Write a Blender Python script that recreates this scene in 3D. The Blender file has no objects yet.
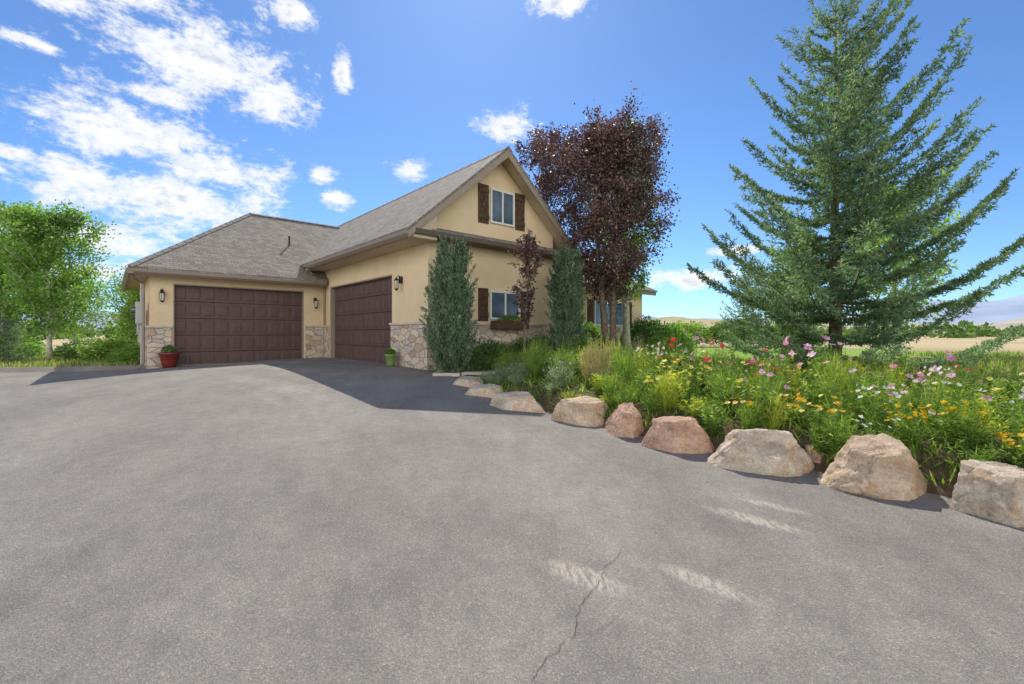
import bpy, bmesh, math, random
import numpy as np
from mathutils import Vector, Matrix, noise as mnoise
random.seed(7)
rng = np.random.default_rng(7)
scene = bpy.context.scene
coll = scene.collection
scene.view_settings.view_transform = 'Standard'
scene.view_settings.look = 'None'
scene.view_settings.exposure = 0

# ------------------------------------------------------------------ helpers
def link(o):
    coll.objects.link(o); return o

def sstep(a, b, x):
    t = min(1, max(0, (x-a)/(b-a))); return t*t*(3-2*t)

class NT:
    def __init__(s, tree): s.t = tree
    def n(s, typ, props=None, **ins):
        nd = s.t.nodes.new(typ)
        if props:
            for k, v in props.items(): setattr(nd, k, v)
        for k, v in ins.items():
            key = int(k[1:]) if (k[0] == 'i' and k[1:].isdigit()) else k.replace('_', ' ')
            if hasattr(v, 'is_linked'): s.t.links.new(v, nd.inputs[key])
            else: nd.inputs[key].default_value = v
        return nd
    def math(s, op, a, b=0.0, c=None, clamp=False):
        nd = s.t.nodes.new('ShaderNodeMath'); nd.operation = op; nd.use_clamp = clamp
        for i, v in enumerate([a, b] + ([c] if c is not None else [])):
            if hasattr(v, 'is_linked'): s.t.links.new(v, nd.inputs[i])
            else: nd.inputs[i].default_value = v
        return nd.outputs[0]
    def mix(s, f, a, b, typ='MIX'):
        nd = s.t.nodes.new('ShaderNodeMixRGB'); nd.blend_type = typ
        for i, v in enumerate([f, a, b]):
            if hasattr(v, 'is_linked'): s.t.links.new(v, nd.inputs[i])
            else: nd.inputs[i].default_value = v if i == 0 else (tuple(v)+(1,) if len(v) == 3 else v)
        return nd.outputs[0]
    def ramp(s, f, stops, interp='LINEAR'):
        nd = s.t.nodes.new('ShaderNodeValToRGB'); cr = nd.color_ramp; cr.interpolation = interp
        while len(cr.elements) < len(stops): cr.elements.new(0.5)
        for e, (p, c) in zip(cr.elements, stops):
            e.position = p; e.color = tuple(c)+(1,) if len(c) == 3 else c
        s.t.links.new(f, nd.inputs[0]); return nd.outputs[0]
    def noise(s, vec, scale, detail=4, rough=0.55, out='Fac'):
        nd = s.n('ShaderNodeTexNoise', Vector=vec, Scale=scale, Detail=detail, Roughness=rough)
        return nd.outputs[out]
    def map(s, vec, scale=(1, 1, 1), rot=(0, 0, 0), loc=(0, 0, 0), vt='POINT'):
        nd = s.n('ShaderNodeMapping', {'vector_type': vt}, Vector=vec, Scale=scale, Rotation=rot, Location=loc); return nd.outputs[0]
    def bump(s, h, strength=0.3, dist=0.02):
        return s.n('ShaderNodeBump', Height=h, Strength=strength, Distance=dist).outputs[0]

def mat_base(name, rough=0.8, spec=0.3):
    m = bpy.data.materials.new(name); m.use_nodes = True
    t = NT(m.node_tree); b = m.node_tree.nodes['Principled BSDF']
    b.inputs['Roughness'].default_value = rough
    b.inputs['Specular IOR Level'].default_value = spec
    return m, t, b
def setc(t, b, sock, key='Base Color'):
    t.t.links.new(sock, b.inputs[key])
def texco(t, out='Object'): return t.n('ShaderNodeTexCoord').outputs[out]

def plain(name, c, rough=0.7, spec=0.3, var=0.12, scale=6, metal=0.0, bump=0.0):
    m, t, b = mat_base(name, rough, spec)
    co = texco(t); n = t.noise(co, scale, 5)
    d = tuple(max(0, x*(1-var*2)) for x in c); l = tuple(min(1, x*(1+var*2)) for x in c)
    setc(t, b, t.ramp(n, [(0.25, d), (0.75, l)]))
    b.inputs['Metallic'].default_value = metal
    if bump: t.t.links.new(t.bump(t.noise(co, scale*8, 4), bump, 0.01), b.inputs['Normal'])
    return m

def leaf_mat(name, cols, transl=0.35, rough=0.55, clump=1.2, tcol=None, k=1.0, con=1.0):
    m, t, b = mat_base(name, rough, 0.35)
    g = t.n('ShaderNodeNewGeometry')
    r = g.outputs['Random Per Island']
    n = len(cols)
    c = t.ramp(r, [(i/(n-1), tuple(min(.85, q*k) for q in cc)) for i, cc in enumerate(cols)])
    no = t.noise(texco(t), clump, 3)
    c2 = t.mix(con, c, t.ramp(no, [(0.32, (0.55, .58, .55)), (0.68, (1.35, 1.32, 1.2))]), 'MULTIPLY')
    setc(t, b, c2)
    tr = t.n('ShaderNodeBsdfTranslucent')
    tc = t.mix(1.0, c2, tcol or (1.5, 1.6, 0.8), 'MULTIPLY')
    t.t.links.new(tc, tr.inputs[0])
    mx = t.n('ShaderNodeMixShader', i0=transl)
    t.t.links.new(b.outputs[0], mx.inputs[1]); t.t.links.new(tr.outputs[0], mx.inputs[2])
    t.t.links.new(mx.outputs[0], m.node_tree.nodes['Material Output'].inputs[0])
    return m

class Geo:
    def __init__(s): s.v = []; s.f = []; s.mi = []; s.cur = 0
    def face(s, pts):
        b = len(s.v); s.v += [tuple(p) for p in pts]; s.f.append(tuple(range(b, b+len(pts)))); s.mi.append(s.cur)
    def box(s, x0, x1, y0, y1, z0, z1):
        b = len(s.v)
        s.v += [(x0,y0,z0),(x1,y0,z0),(x1,y1,z0),(x0,y1,z0),(x0,y0,z1),(x1,y0,z1),(x1,y1,z1),(x0,y1,z1)]
        for q in [(0,3,2,1),(4,5,6,7),(0,1,5,4),(1,2,6,5),(2,3,7,6),(3,0,4,7)]:
            s.f.append(tuple(b+i for i in q)); s.mi.append(s.cur)
    def prism(s, poly, axis, a0, a1):
        def P(p, a): return (p[0], a, p[1]) if axis == 'y' else (a, p[0], p[1])
        n = len(poly); b = len(s.v)
        s.v += [P(p, a0) for p in poly] + [P(p, a1) for p in poly]
        s.f.append(tuple(b+i for i in range(n))); s.f.append(tuple(b+n+i for i in reversed(range(n)))); s.mi += [s.cur]*2
        for i in range(n):
            j = (i+1) % n
            s.f.append((b+i, b+n+i, b+n+j, b+j)); s.mi.append(s.cur)
    def tube(s, pts, rad, n=7, cap=True):
        pts = [Vector(p) for p in pts]; b = len(s.v)
        for i, p in enumerate(pts):
            d = (pts[min(i+1, len(pts)-1)]-pts[max(i-1, 0)])
            if d.length < 1e-6: d = Vector((0,0,1))
            d.normalize()
            ref = Vector((1,0,0)) if abs(d.x) < 0.8 else Vector((0,1,0))
            a = d.cross(ref).normalized(); c = d.cross(a)
            for k in range(n):
                an = 2*math.pi*k/n
                s.v.append(tuple(p+(a*math.cos(an)+c*math.sin(an))*rad[i]))
        for i in range(len(pts)-1):
            for k in range(n):
                k2 = (k+1) % n
                s.f.append((b+i*n+k, b+(i+1)*n+k, b+(i+1)*n+k2, b+i*n+k2)); s.mi.append(s.cur)
        if cap:
            s.f.append(tuple(b+k for k in range(n))); s.f.append(tuple(b+(len(pts)-1)*n+k for k in reversed(range(n)))); s.mi += [s.cur]*2
    def lathe(s, prof, n=20, c=(0,0,0)):
        b = len(s.v)
        for r, z in prof:
            for k in range(n):
                a = 2*math.pi*k/n; s.v.append((c[0]+r*math.cos(a), c[1]+r*math.sin(a), c[2]+z))
        for i in range(len(prof)-1):
            for k in range(n):
                k2 = (k+1) % n
                s.f.append((b+i*n+k, b+i*n+k2, b+(i+1)*n+k2, b+(i+1)*n+k)); s.mi.append(s.cur)
        s.f.append(tuple(b+k for k in reversed(range(n)))); s.f.append(tuple(b+(len(prof)-1)*n+k for k in range(n))); s.mi += [s.cur]*2
    def obj(s, name, mats, parent=None, smooth=False, bevel=0, fix=True):
        me = bpy.data.meshes.new(name); me.from_pydata(s.v, [], s.f)
        if not isinstance(mats, (list, tuple)): mats = [mats]
        for m in mats: me.materials.append(m)
        me.polygons.foreach_set('material_index', s.mi)
        if fix:
            bm = bmesh.new(); bm.from_mesh(me); bmesh.ops.recalc_face_normals(bm, faces=bm.faces); bm.to_mesh(me); bm.free()
        uv = me.uv_layers.new(name='UVMap')
        for p in me.polygons:
            n = p.normal
            t = Vector((-n.y, n.x, 0))
            if t.length < 0.05: t = Vector((1,0,0))
            t.normalize(); q = n.cross(t)
            for li in p.loop_indices:
                co = me.vertices[me.loops[li].vertex_index].co
                uv.data[li].uv = (co.dot(t), co.dot(q))
        if smooth: me.polygons.foreach_set('use_smooth', [True]*len(me.polygons))
        me.update()
        o = link(bpy.data.objects.new(name, me))
        if bevel:
            bv = o.modifiers.new('bevel', 'BEVEL'); bv.width = bevel; bv.segments = 2; bv.limit_method = 'ANGLE'
        if parent: o.parent = parent
        return o

def quads_mesh(name, Q, mats, mi=None):
    Q = np.asarray(Q, dtype=np.float32); n = len(Q)
    me = bpy.data.meshes.new(name)
    me.vertices.add(n*4); me.loops.add(n*4); me.polygons.add(n)
    me.vertices.foreach_set('co', Q.reshape(-1))
    me.loops.foreach_set('vertex_index', np.arange(n*4, dtype=np.int32))
    me.polygons.foreach_set('loop_start', np.arange(0, n*4, 4, dtype=np.int32))
    me.polygons.foreach_set('loop_total', np.full(n, 4, dtype=np.int32))
    if not isinstance(mats, (list, tuple)): mats = [mats]
    for m in mats: me.materials.append(m)
    if mi is not None: me.polygons.foreach_set('material_index', np.asarray(mi, dtype=np.int32))
    me.update(calc_edges=True); me.validate()
    return me

def unit(a): return a/np.maximum(np.linalg.norm(a, axis=-1, keepdims=True), 1e-9)
def leaves(P, D, L, W, rg):
    n = len(P); D = unit(D)
    R = rg.normal(size=(n, 3)); Wd = unit(np.cross(D, R))
    L = np.broadcast_to(np.asarray(L, float), (n,))[:, None]; W = np.broadcast_to(np.asarray(W, float), (n,))[:, None]
    return np.stack([P, P+D*L*.45+Wd*W*.5, P+D*L, P+D*L*.45-Wd*W*.5], axis=1)

def empty(name, loc, label=None, cat=None, rotz=0, group=None):
    e = link(bpy.data.objects.new(name, None)); e.location = loc; e.rotation_euler = (0, 0, rotz); e.empty_display_size = 0.2
    tag(e, label, cat, group); return e
def tag(o, label=None, cat=None, group=None, kind=None):
    if label: o['label'] = label
    if cat: o['category'] = cat
    if group: o['group'] = group
    if kind: o['kind'] = kind
    return o

# ------------------------------------------------------------------ materials
def m_asphalt():
    m, t, b = mat_base('asphalt', 0.88, 0.2); co = texco(t)
    fine = t.noise(co, 130, 3, 0.8)
    vor = t.n('ShaderNodeTexVoronoi', Vector=co, Scale=110.0)
    vr = t.n('ShaderNodeSeparateColor', Color=vor.outputs['Color']).outputs[0]
    spk = t.ramp(fine, [(0.3, (.45,.45,.45)), (0.5, (.98,.98,.98)), (0.72, (1.7,1.67,1.6))])
    patch = t.noise(co, 0.42, 7, 0.62)
    base = t.ramp(patch, [(0.28, (.228,.207,.180)), (0.5, (.264,.241,.211)), (0.70, (.312,.286,.250))])
    wv = t.mix(0.16, co, t.noise(co, .35, 3, .5, 'Color'))
    st = t.noise(t.map(wv, (1.0, .16, 1), (0, 0, -0.60)), 1.3, 6, .6)
    c = t.mix(0.40, base, t.ramp(st, [(0.34, (.80,.80,.80)), (0.62, (1.15,1.15,1.14))]), 'MULTIPLY')
    # faint sweeping tyre arcs round two turning centres
    for (cx, cy, sc, k) in [(-9.5, .5, 1.5, .50), (5.0, 9.5, 1.1, .30)]:
        rel = t.n('ShaderNodeVectorMath', {'operation': 'SUBTRACT'}, i0=wv, i1=(cx, cy, 0)).outputs[0]
        rr = t.n('ShaderNodeVectorMath', {'operation': 'LENGTH'}, i0=rel).outputs['Value']
        n1 = t.n('ShaderNodeTexNoise', {'noise_dimensions': '1D'}, W=rr, Scale=sc, Detail=4.0, Roughness=.65).outputs['Fac']
        gate = t.n('ShaderNodeMapRange', Value=t.noise(co, .28, 3), From_Min=.42, From_Max=.62).outputs[0]
        c = t.mix(t.math('MULTIPLY', gate, k), c, t.ramp(n1, [(.38, (.76,.76,.76)), (.62, (1.20,1.20,1.19))]), 'MULTIPLY')
    big = t.noise(co, 1.7, 6, .68)
    c = t.mix(0.30, c, t.ramp(big, [(0.32, (.80,.80,.81)), (0.66, (1.18,1.17,1.15))]), 'MULTIPLY')
    med = t.noise(co, 7, 5, .7)
    c = t.mix(0.5, c, t.ramp(med, [(0.3, (.74,.74,.74)), (0.7, (1.22,1.22,1.22))]), 'MULTIPLY')
    c = t.mix(0.36, c, t.ramp(vr, [(0, (.6,.6,.6)), (.8, (1.05,1.05,1.05)), (1.0, (1.9,1.82,1.7))]), 'MULTIPLY')
    c = t.mix(0.72, c, spk, 'MULTIPLY')
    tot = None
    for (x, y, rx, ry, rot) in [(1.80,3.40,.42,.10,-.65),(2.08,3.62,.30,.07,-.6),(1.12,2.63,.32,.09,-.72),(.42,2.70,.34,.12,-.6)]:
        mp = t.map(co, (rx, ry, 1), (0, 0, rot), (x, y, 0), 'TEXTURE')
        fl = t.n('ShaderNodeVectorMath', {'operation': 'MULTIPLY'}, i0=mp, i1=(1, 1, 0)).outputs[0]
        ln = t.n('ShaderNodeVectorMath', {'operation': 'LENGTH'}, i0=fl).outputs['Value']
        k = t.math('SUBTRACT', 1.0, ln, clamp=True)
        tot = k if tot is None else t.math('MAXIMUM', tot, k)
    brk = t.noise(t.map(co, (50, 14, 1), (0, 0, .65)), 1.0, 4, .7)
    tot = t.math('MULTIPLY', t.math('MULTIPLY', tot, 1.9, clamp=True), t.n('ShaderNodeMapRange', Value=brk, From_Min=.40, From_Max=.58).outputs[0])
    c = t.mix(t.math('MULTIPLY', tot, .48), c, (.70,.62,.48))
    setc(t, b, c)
    t.t.links.new(t.bump(t.math('ADD', fine, t.math('MULTIPLY', vor.outputs['Distance'], .7)), 0.7, 0.007), b.inputs['Normal'])
    return m
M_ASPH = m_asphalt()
M_CRACK = plain('crack_dark', (.10,.09,.075), 0.95, 0.1)

def m_stucco():
    m, t, b = mat_base('stucco', 0.9, 0.15); co = texco(t)
    n = t.noise(co, 1.3, 6, .6)
    c = t.ramp(n, [(0.3, (.77,.585,.36)), (0.7, (.85,.68,.445))])
    c = t.mix(.4, c, t.ramp(t.noise(co, 30, 4, .7), [(.3, (.8,.8,.8)), (.7, (1.1,1.1,1.1))]), 'MULTIPLY')
    sz = t.n('ShaderNodeSeparateXYZ', Vector=co).outputs[2]
    dirt = t.math('MULTIPLY', t.noise(t.map(co, (2.5, 2.5, .35)), 1.6, 5, .6), t.n('ShaderNodeMapRange', Value=sz, From_Min=1.9, From_Max=.9).outputs[0])
    c = t.mix(t.math('MULTIPLY', dirt, .35), c, (.45,.34,.22))
    setc(t, b, c)
    t.t.links.new(t.bump(t.noise(co, 60, 5, .7), 0.4, 0.01), b.inputs['Normal'])
    return m
M_STUC = m_stucco()

def m_stone():
    m, t, b = mat_base('stone_veneer', 0.9, 0.2); co = t.n('ShaderNodeUVMap').outputs[0]
    w = t.mix(0.05, co, t.noise(co, 4, 3, .6, 'Color'))
    mp = t.map(w, (1, 1.9, 1))
    v = t.n('ShaderNodeTexVoronoi', Vector=mp, Scale=3.2, Randomness=.85)
    e = t.n('ShaderNodeTexVoronoi', {'feature': 'DISTANCE_TO_EDGE'}, Vector=mp, Scale=3.2, Randomness=.85)
    sep = t.n('ShaderNodeSeparateColor', Color=v.outputs['Color']).outputs[0]
    c = t.ramp(sep, [(0, (.42,.29,.20)), (.25, (.64,.50,.37)), (.5, (.76,.64,.50)), (.75, (.54,.47,.40)), (1, (.74,.58,.43))])
    c = t.mix(.7, c, t.ramp(t.noise(co, 22, 5, .7), [(.3, (.65,.65,.65)), (.7, (1.25,1.23,1.2))]), 'MULTIPLY')
    j = t.ramp(e.outputs['Distance'], [(0.0, (0,0,0)), (0.04, (1,1,1))])
    c = t.mix(j, (.36,.30,.23), c)
    setc(t, b, c)
    t.t.links.new(t.bump(t.math('ADD', t.n('ShaderNodeSeparateColor', Color=j).outputs[0], t.noise(co, 18, 4)), 0.8, 0.03), b.inputs['Normal'])
    return m
M_STONE = m_stone()

def m_shingle():
    m, t, b = mat_base('shingles', 0.9, 0.2); uv = t.n('ShaderNodeUVMap').outputs[0]
    br = t.n('ShaderNodeTexBrick', {'offset': 0.37, 'squash': 1.0}, Vector=uv, Scale=1.0)
    br.inputs['Brick Width'].default_value = .2; br.inputs['Row Height'].default_value = .115
    br.inputs['Mortar Size'].default_value = .006; br.inputs['Mortar Smooth'].default_value = .4
    br.inputs['Color1'].default_value = (.215,.188,.155,1); br.inputs['Color2'].default_value = (.325,.292,.245,1); br.inputs['Mortar'].default_value = (.09,.08,.067,1)
    c = t.mix(.4, br.outputs['Color'], t.ramp(t.noise(uv, 40, 4, .7), [(.3, (.7,.7,.7)), (.7, (1.3,1.3,1.3))]), 'MULTIPLY')
    c = t.mix(.35, c, t.ramp(t.noise(uv, .7, 4, .6), [(.3, (.85,.85,.87)), (.7, (1.15,1.13,1.1))]), 'MULTIPLY')
    setc(t, b, c)
    t.t.links.new(t.bump(t.math('SUBTRACT', t.noise(uv, 50, 3), t.math('MULTIPLY', br.outputs['Fac'], 2.0)), 0.5, 0.01), b.inputs['Normal'])
    return m
M_SHING = m_shingle()
M_TRIM = plain('trim_paint', (.34,.275,.21), .6, .3, .05)
M_TRIMD = plain('dark_trim_paint', (.12,.092,.07), .6, .3, .05)
M_GUT = plain('gutter_metal', (.28,.215,.16), .45, .4, .05)
M_SOFF = plain('soffit_paint', (.54,.43,.31), .7, .3, .05)
M_DOOR = plain('garage_door_paint', (.122,.074,.066), .5, .3, .08, 3)
M_DGROOVE = plain('door_groove', (.035,.022,.02), .7, .2)
M_SHUT = plain('shutter_wood', (.10,.060,.036), .7, .25, .25, 14)
M_WHITE = plain('window_white', (.78,.76,.72), .5, .4, .03)
M_BLACK = plain('lantern_metal', (.03,.025,.02), .45, .5, .1)
M_CONC = plain('concrete', (.58,.51,.42), .9, .2, .1, 5, bump=.2)
M_GREY = plain('utility_grey', (.45,.46,.46), .5, .4, .05)
M_POTR = plain('pot_red_glaze', (.20,.028,.022), .35, .5, .1)
M_POTG = plain('pot_green_glaze', (.20,.30,.09), .35, .5, .1)
M_SOIL = plain('soil', (.13,.09,.055), .95, .1, .25, 12, bump=.4)
M_BARK = plain('bark_brown', (.20,.15,.11), .95, .15, .3, 12, bump=.5)
M_BARKP = plain('bark_pale', (.50,.46,.38), .9, .15, .3, 8, bump=.4)
def m_glass():
    m, t, b = mat_base('window_glass', 0.04, 0.9); co = texco(t)
    setc(t, b, t.ramp(t.noise(co, 1.2, 2), [(0.35, (.06,.09,.13)), (.7, (.18,.25,.33))])); return m
M_GLASS = m_glass()
def m_frost():
    m, t, b = mat_base('lantern_glass', 0.3, 0.5); b.inputs['Base Color'].default_value = (.65,.6,.5,1); return m
M_FROST = m_frost()

def m_ground():
    m, t, b = mat_base('ground_grass', 0.95, 0.1); co = texco(t)
    n = t.noise(co, .35, 6, .65); f = t.noise(co, 14, 5, .7)
    near = t.ramp(n, [(.3, (.13,.19,.045)), (.55, (.21,.25,.07)), (.72, (.38,.34,.15))])
    far = t.ramp(t.noise(co, .02, 6, .6), [(.35, (.46,.36,.19)), (.5, (.56,.44,.26)), (.66, (.32,.30,.15))])
    g = t.n('ShaderNodeVectorMath', {'operation': 'LENGTH'}, i0=co).outputs['Value']
    k = t.n('ShaderNodeMapRange', Value=g, From_Min=20.0, From_Max=40.0).outputs[0]
    c = t.mix(k, near, far)
    c = t.mix(.7, c, t.ramp(f, [(.3, (.6,.6,.6)), (.7, (1.35,1.35,1.3))]), 'MULTIPLY')
    setc(t, b, c); t.t.links.new(t.bump(f, .6, .05), b.inputs['Normal']); return m
M_GROUND = m_ground()
def m_lawn():
    m, t, b = mat_base('lawn_green', 0.9, 0.1); co = texco(t)
    c = t.ramp(t.noise(co, 6, 6, .7), [(.3, (.17,.29,.04)), (.7, (.33,.48,.09))])
    setc(t, b, c); t.t.links.new(t.bump(t.noise(co, 60, 3), .6, .03), b.inputs['Normal']); return m
M_LAWN = m_lawn()
def m_hill(c1, c2, s):
    m, t, b = mat_base('hill_'+str(s), 1.0, 0.0); co = texco(t)
    n = t.noise(co, s, 8, .65)
    setc(t, b, t.ramp(n, [(.35, c1), (.62, c2)])); return m
def m_rock(name, c1, c2, c3):
    m, t, b = mat_base(name, 0.88, 0.2); co = texco(t)
    n = t.noise(co, 2.6, 9, .65)
    c = t.ramp(n, [(.30, c1), (.5, c2), (.70, c3)])
    st = t.noise(t.map(co, (1, 1, 4), (.5, .3, 0)), 2.4, 7, .7)
    c = t.mix(.65, c, t.ramp(st, [(.36, (.60,.51,.43)), (.58, (1.10,1.08,1.05))]), 'MULTIPLY')
    rust = t.ramp(t.noise(co, 3.2, 6, .65), [(.52, (0,0,0)), (.64, (1,1,1))])
    c = t.mix(t.math('MULTIPLY', t.n('ShaderNodeSeparateColor', Color=rust).outputs[0], .6), c, (.62,.34,.15))
    c = t.mix(.8, c, t.ramp(t.noise(co, 40, 5, .75), [(.3, (.60,.60,.60)), (.7, (1.3,1.3,1.3))]), 'MULTIPLY')
    setc(t, b, c)
    t.t.links.new(t.bump(t.math('ADD', t.noise(co, 6, 9, .72), t.math('MULTIPLY', t.noise(co, 50, 4, .7), .3)), .9, .05), b.inputs['Normal']); return m
ROCKM = [m_rock('boulder_tan', (.50,.37,.25), (.70,.54,.38), (.80,.67,.50)),
         m_rock('boulder_pink', (.46,.28,.19), (.68,.45,.33), (.78,.59,.46)),
         m_rock('boulder_pale', (.50,.42,.32), (.71,.60,.46), (.82,.73,.60))]

L_SPRUCE = leaf_mat('spruce_needles', [(.10,.17,.11), (.19,.285,.165), (.34,.43,.25)], .34, .6, .9, (1.25,1.4,.8))
L_JUN = leaf_mat('juniper_foliage', [(.085,.145,.09), (.165,.245,.15), (.27,.36,.24)], .22, .7, 3.0, (1.2,1.3,.9))
L_PLUM = leaf_mat('plum_leaves', [(.075,.042,.044), (.15,.092,.094), (.30,.205,.19)], .20, .45, 1.1, (1.3,.85,.8))
L_GREEN = leaf_mat('green_leaves', [(.065,.12,.025), (.115,.19,.045), (.19,.28,.07)], .40, .5, .8, (1.35,1.55,.8), k=1.85)
L_LIGHT = leaf_mat('light_leaves', [(.10,.16,.035), (.175,.25,.06), (.28,.36,.11)], .44, .5, .8, (1.35,1.5,.8), k=1.65)
L_SHRUB = leaf_mat('shrub_leaves', [(.045,.085,.025), (.085,.15,.04), (.16,.24,.07)], .3, .5, 2, k=1.4)
L_BED = leaf_mat('bed_leaves', [(.055,.105,.02), (.115,.185,.035), (.22,.29,.065)], .40, .55, 2.0, k=1.6)
L_YEL = leaf_mat('yellowgreen_leaves', [(.18,.23,.03), (.32,.36,.06), (.44,.45,.10)], .45, .55, 3, k=1.3)
L_BLUE = leaf_mat('bluegrey_leaves', [(.10,.14,.08), (.19,.235,.14), (.29,.33,.21)], .35, .6, 3, (1.3,1.4,1), k=1.6)
L_TAN = leaf_mat('dry_grass_blades', [(.30,.25,.12), (.42,.35,.19), (.26,.28,.09)], .35, .7, 3, (1.3,1.2,.9), k=1.3)
def petal(name, cols): return leaf_mat(name, cols, .35, .5, 3, (1.2,1.1,1.0), k=1.15, con=.3)
P_PINK = petal('pink_petals', [(.62,.14,.36), (.80,.35,.56), (.85,.66,.74)])
P_RED = petal('red_petals', [(.65,.02,.03), (.80,.05,.04), (.80,.08,.15)])
P_ORANGE = petal('orange_petals', [(.85,.30,.01), (.88,.50,.015), (.88,.6,.03)])
P_YELLOW = petal('yellow_petals', [(.85,.58,.03), (.88,.70,.06), (.85,.76,.2)])
P_WHITE = petal('white_petals', [(.7,.68,.6), (.8,.78,.74), (.8,.8,.78)])
P_PURPLE = petal('purple_petals', [(.30,.18,.5), (.42,.3,.6), (.5,.4,.65)])
P_CEN = plain('flower_centre', (.30,.14,.03), .8, .2)

# ------------------------------------------------------------------ terrain
def gbase(x, y):
    a = min(11-y, 26)
    return -0.035*(a+math.sqrt(a*a+1)) - 0.28*sstep(-6, -14, x)

def axis(lo, hi, fine_lo, fine_hi, step):
    a = list(np.arange(fine_lo, fine_hi+1e-6, step)); s = step
    x = fine_hi
    while x < hi: s *= 1.25; x += s; a.append(x)
    s = step; x = fine_lo
    while x > lo: s *= 1.25; x -= s; a.insert(0, x)
    return a
xs = axis(-4000, 4000, -30, 30, 1.0); ys = axis(-400, 5000, -6, 36, .5)
V = [(x, y, gbase(x, y)) for y in ys for x in xs]; nx = len(xs)
F = [(j*nx+i, j*nx+i+1, (j+1)*nx+i+1, (j+1)*nx+i) for j in range(len(ys)-1) for i in range(nx-1)]
me = bpy.data.meshes.new('ground'); me.from_pydata(V, [], F); me.materials.append(M_GROUND)
me.polygons.foreach_set('use_smooth', [True]*len(F))
ground = tag(link(bpy.data.objects.new('ground', me)), 'dry grassy ground stretching to the horizon', None, None, 'structure')

CP = [(-1.25,9.65),(-.65,8.6),(-.30,7.65),(.18,6.98),(.90,6.2),(1.35,5.65),(1.85,5.15),(2.45,4.6),(3.1,4.15),(3.65,3.7),(4.6,3.1),(6.2,2.3),(9,1.2)]
def curve(s):
    s = min(max(s, 0), len(CP)-1-1e-6); i = int(s); f = s-i
    p0, p1, p2, p3 = CP[max(i-1, 0)], CP[i], CP[i+1], CP[min(i+2, len(CP)-1)]
    r = []
    for k in (0, 1):
        r.append(.5*((2*p1[k])+(-p0[k]+p2[k])*f+(2*p0[k]-5*p1[k]+4*p2[k]-p3[k])*f*f+(-p0[k]+3*p1[k]-3*p2[k]+p3[k])*f**3))
    return r
DIR = (.58, .815)
def bedp(s, t):
    x, y = curve(s)
    fan = (DIR[0]+0.02*(s-6), DIR[1])
    x += fan[0]*t; y += fan[1]*t
    z = gbase(x, y) + .28*sstep(0, .55, t)*(1-sstep(4.0, 5.8, t))*sstep(.2, 3.0, s) + .02
    return x, y, z
g = Geo(); NS, NTT = 97, 40
for i in range(NS):
    s = (len(CP)-1)*i/(NS-1)
    for j in range(NTT):
        x, y, z = bedp(s, 6.0*j/(NTT-1)); z += .03*(mnoise.noise(Vector((x*2, y*2, 0))))*min(1, j/3)
        if j == 0: z -= .05
        if j == NTT-1: z -= .06
        g.v.append((x, y, z))
for i in range(NS-1):
    for j in range(NTT-1):
        g.f.append((i*NTT+j, (i+1)*NTT+j, (i+1)*NTT+j+1, i*NTT+j+1)); g.mi.append(0)
tag(g.obj('garden_bed', M_SOIL, smooth=True), 'raised soil bed behind the boulders', None, None, 'structure')

def polyx(pts, y):
    for (x0, y0), (x1, y1) in zip(pts, pts[1:]):
        if min(y0, y1) <= y <= max(y0, y1) and y0 != y1: return x0+(x1-x0)*(y-y0)/(y1-y0)
    return pts[-1][0] if y < pts[-1][1] else pts[0][0]
U = (math.cos(math.radians(41.5)), math.sin(math.radians(41.5))); VV = (-U[1], U[0]); C = (-2.04, 11.06)
def W(u, v): return (C[0]+u*U[0]+v*VV[0], C[1]+u*U[1]+v*VV[1])
right = [W(.1, 7.3), W(.1, .1), (-1.9, 10.6)]+[(p[0]+.12, p[1]+.05) for p in [tuple(curve(k*.25)) for k in range(0, 49)]]+[(9.2, -8)]
yl = list(np.arange(-8, 16.45, .2))
g = Geo()
NXD = 60; rows = []
for y in yl:
    xr = polyx(right, y)
    xl = polyx([W(.1,7.3), W(-4.9,7.3)], y) if y > 13.6 else -32
    rows.append((xl, xr))
for k, y in enumerate(yl):
    xl, xr = rows[k]
    for i in range(NXD+1):
        x = xl+(xr-xl)*i/NXD; g.v.append((x, y, gbase(x, y)+.012))
for k in range(len(yl)-1):
    for i in range(NXD):
        a = k*(NXD+1)+i; g.f.append((a, a+1, a+NXD+2, a+NXD+1)); g.mi.append(0)
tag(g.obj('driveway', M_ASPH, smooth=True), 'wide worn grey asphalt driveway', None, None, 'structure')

def crack(pts, w, skip=.12):
    g = Geo(); P = []
    for (a, b) in zip(pts, pts[1:]):
        n = max(2, int(math.dist(a, b)/.025))
        for i in range(n):
            f = i/n; P.append((a[0]+(b[0]-a[0])*f+random.uniform(-.011,.011), a[1]+(b[1]-a[1])*f+random.uniform(-.011,.011)))
    for i in range(len(P)-1):
        if random.random() < skip: continue
        (x0, y0), (x1, y1) = P[i], P[i+1]; d = math.dist(P[i], P[i+1]) or 1; nx_, ny_ = -(y1-y0)/d, (x1-x0)/d
        wi = w*(.3+.7*random.random())
        q = [(x0+nx_*w*.5, y0+ny_*w*.5), (x0-nx_*w*.5, y0-ny_*w*.5), (x1-nx_*wi*.5, y1-ny_*wi*.5), (x1+nx_*wi*.5, y1+ny_*wi*.5)]
        g.face([(a, b, gbase(a, b)+.0165) for a, b in q])
    tag(g.obj('driveway_crack', M_CRACK, fix=False), 'thin crack across the asphalt', None, None, 'structure')
crack([(0.0,1.55),(.03,1.85),(.14,2.05),(.30,2.22),(.36,2.42),(.50,2.62),(.58,2.80),(.74,2.98)], .0032, .06)
crack([(.30,2.22),(.42,2.24),(.55,2.34),(.66,2.32)], .002, .35)

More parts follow.
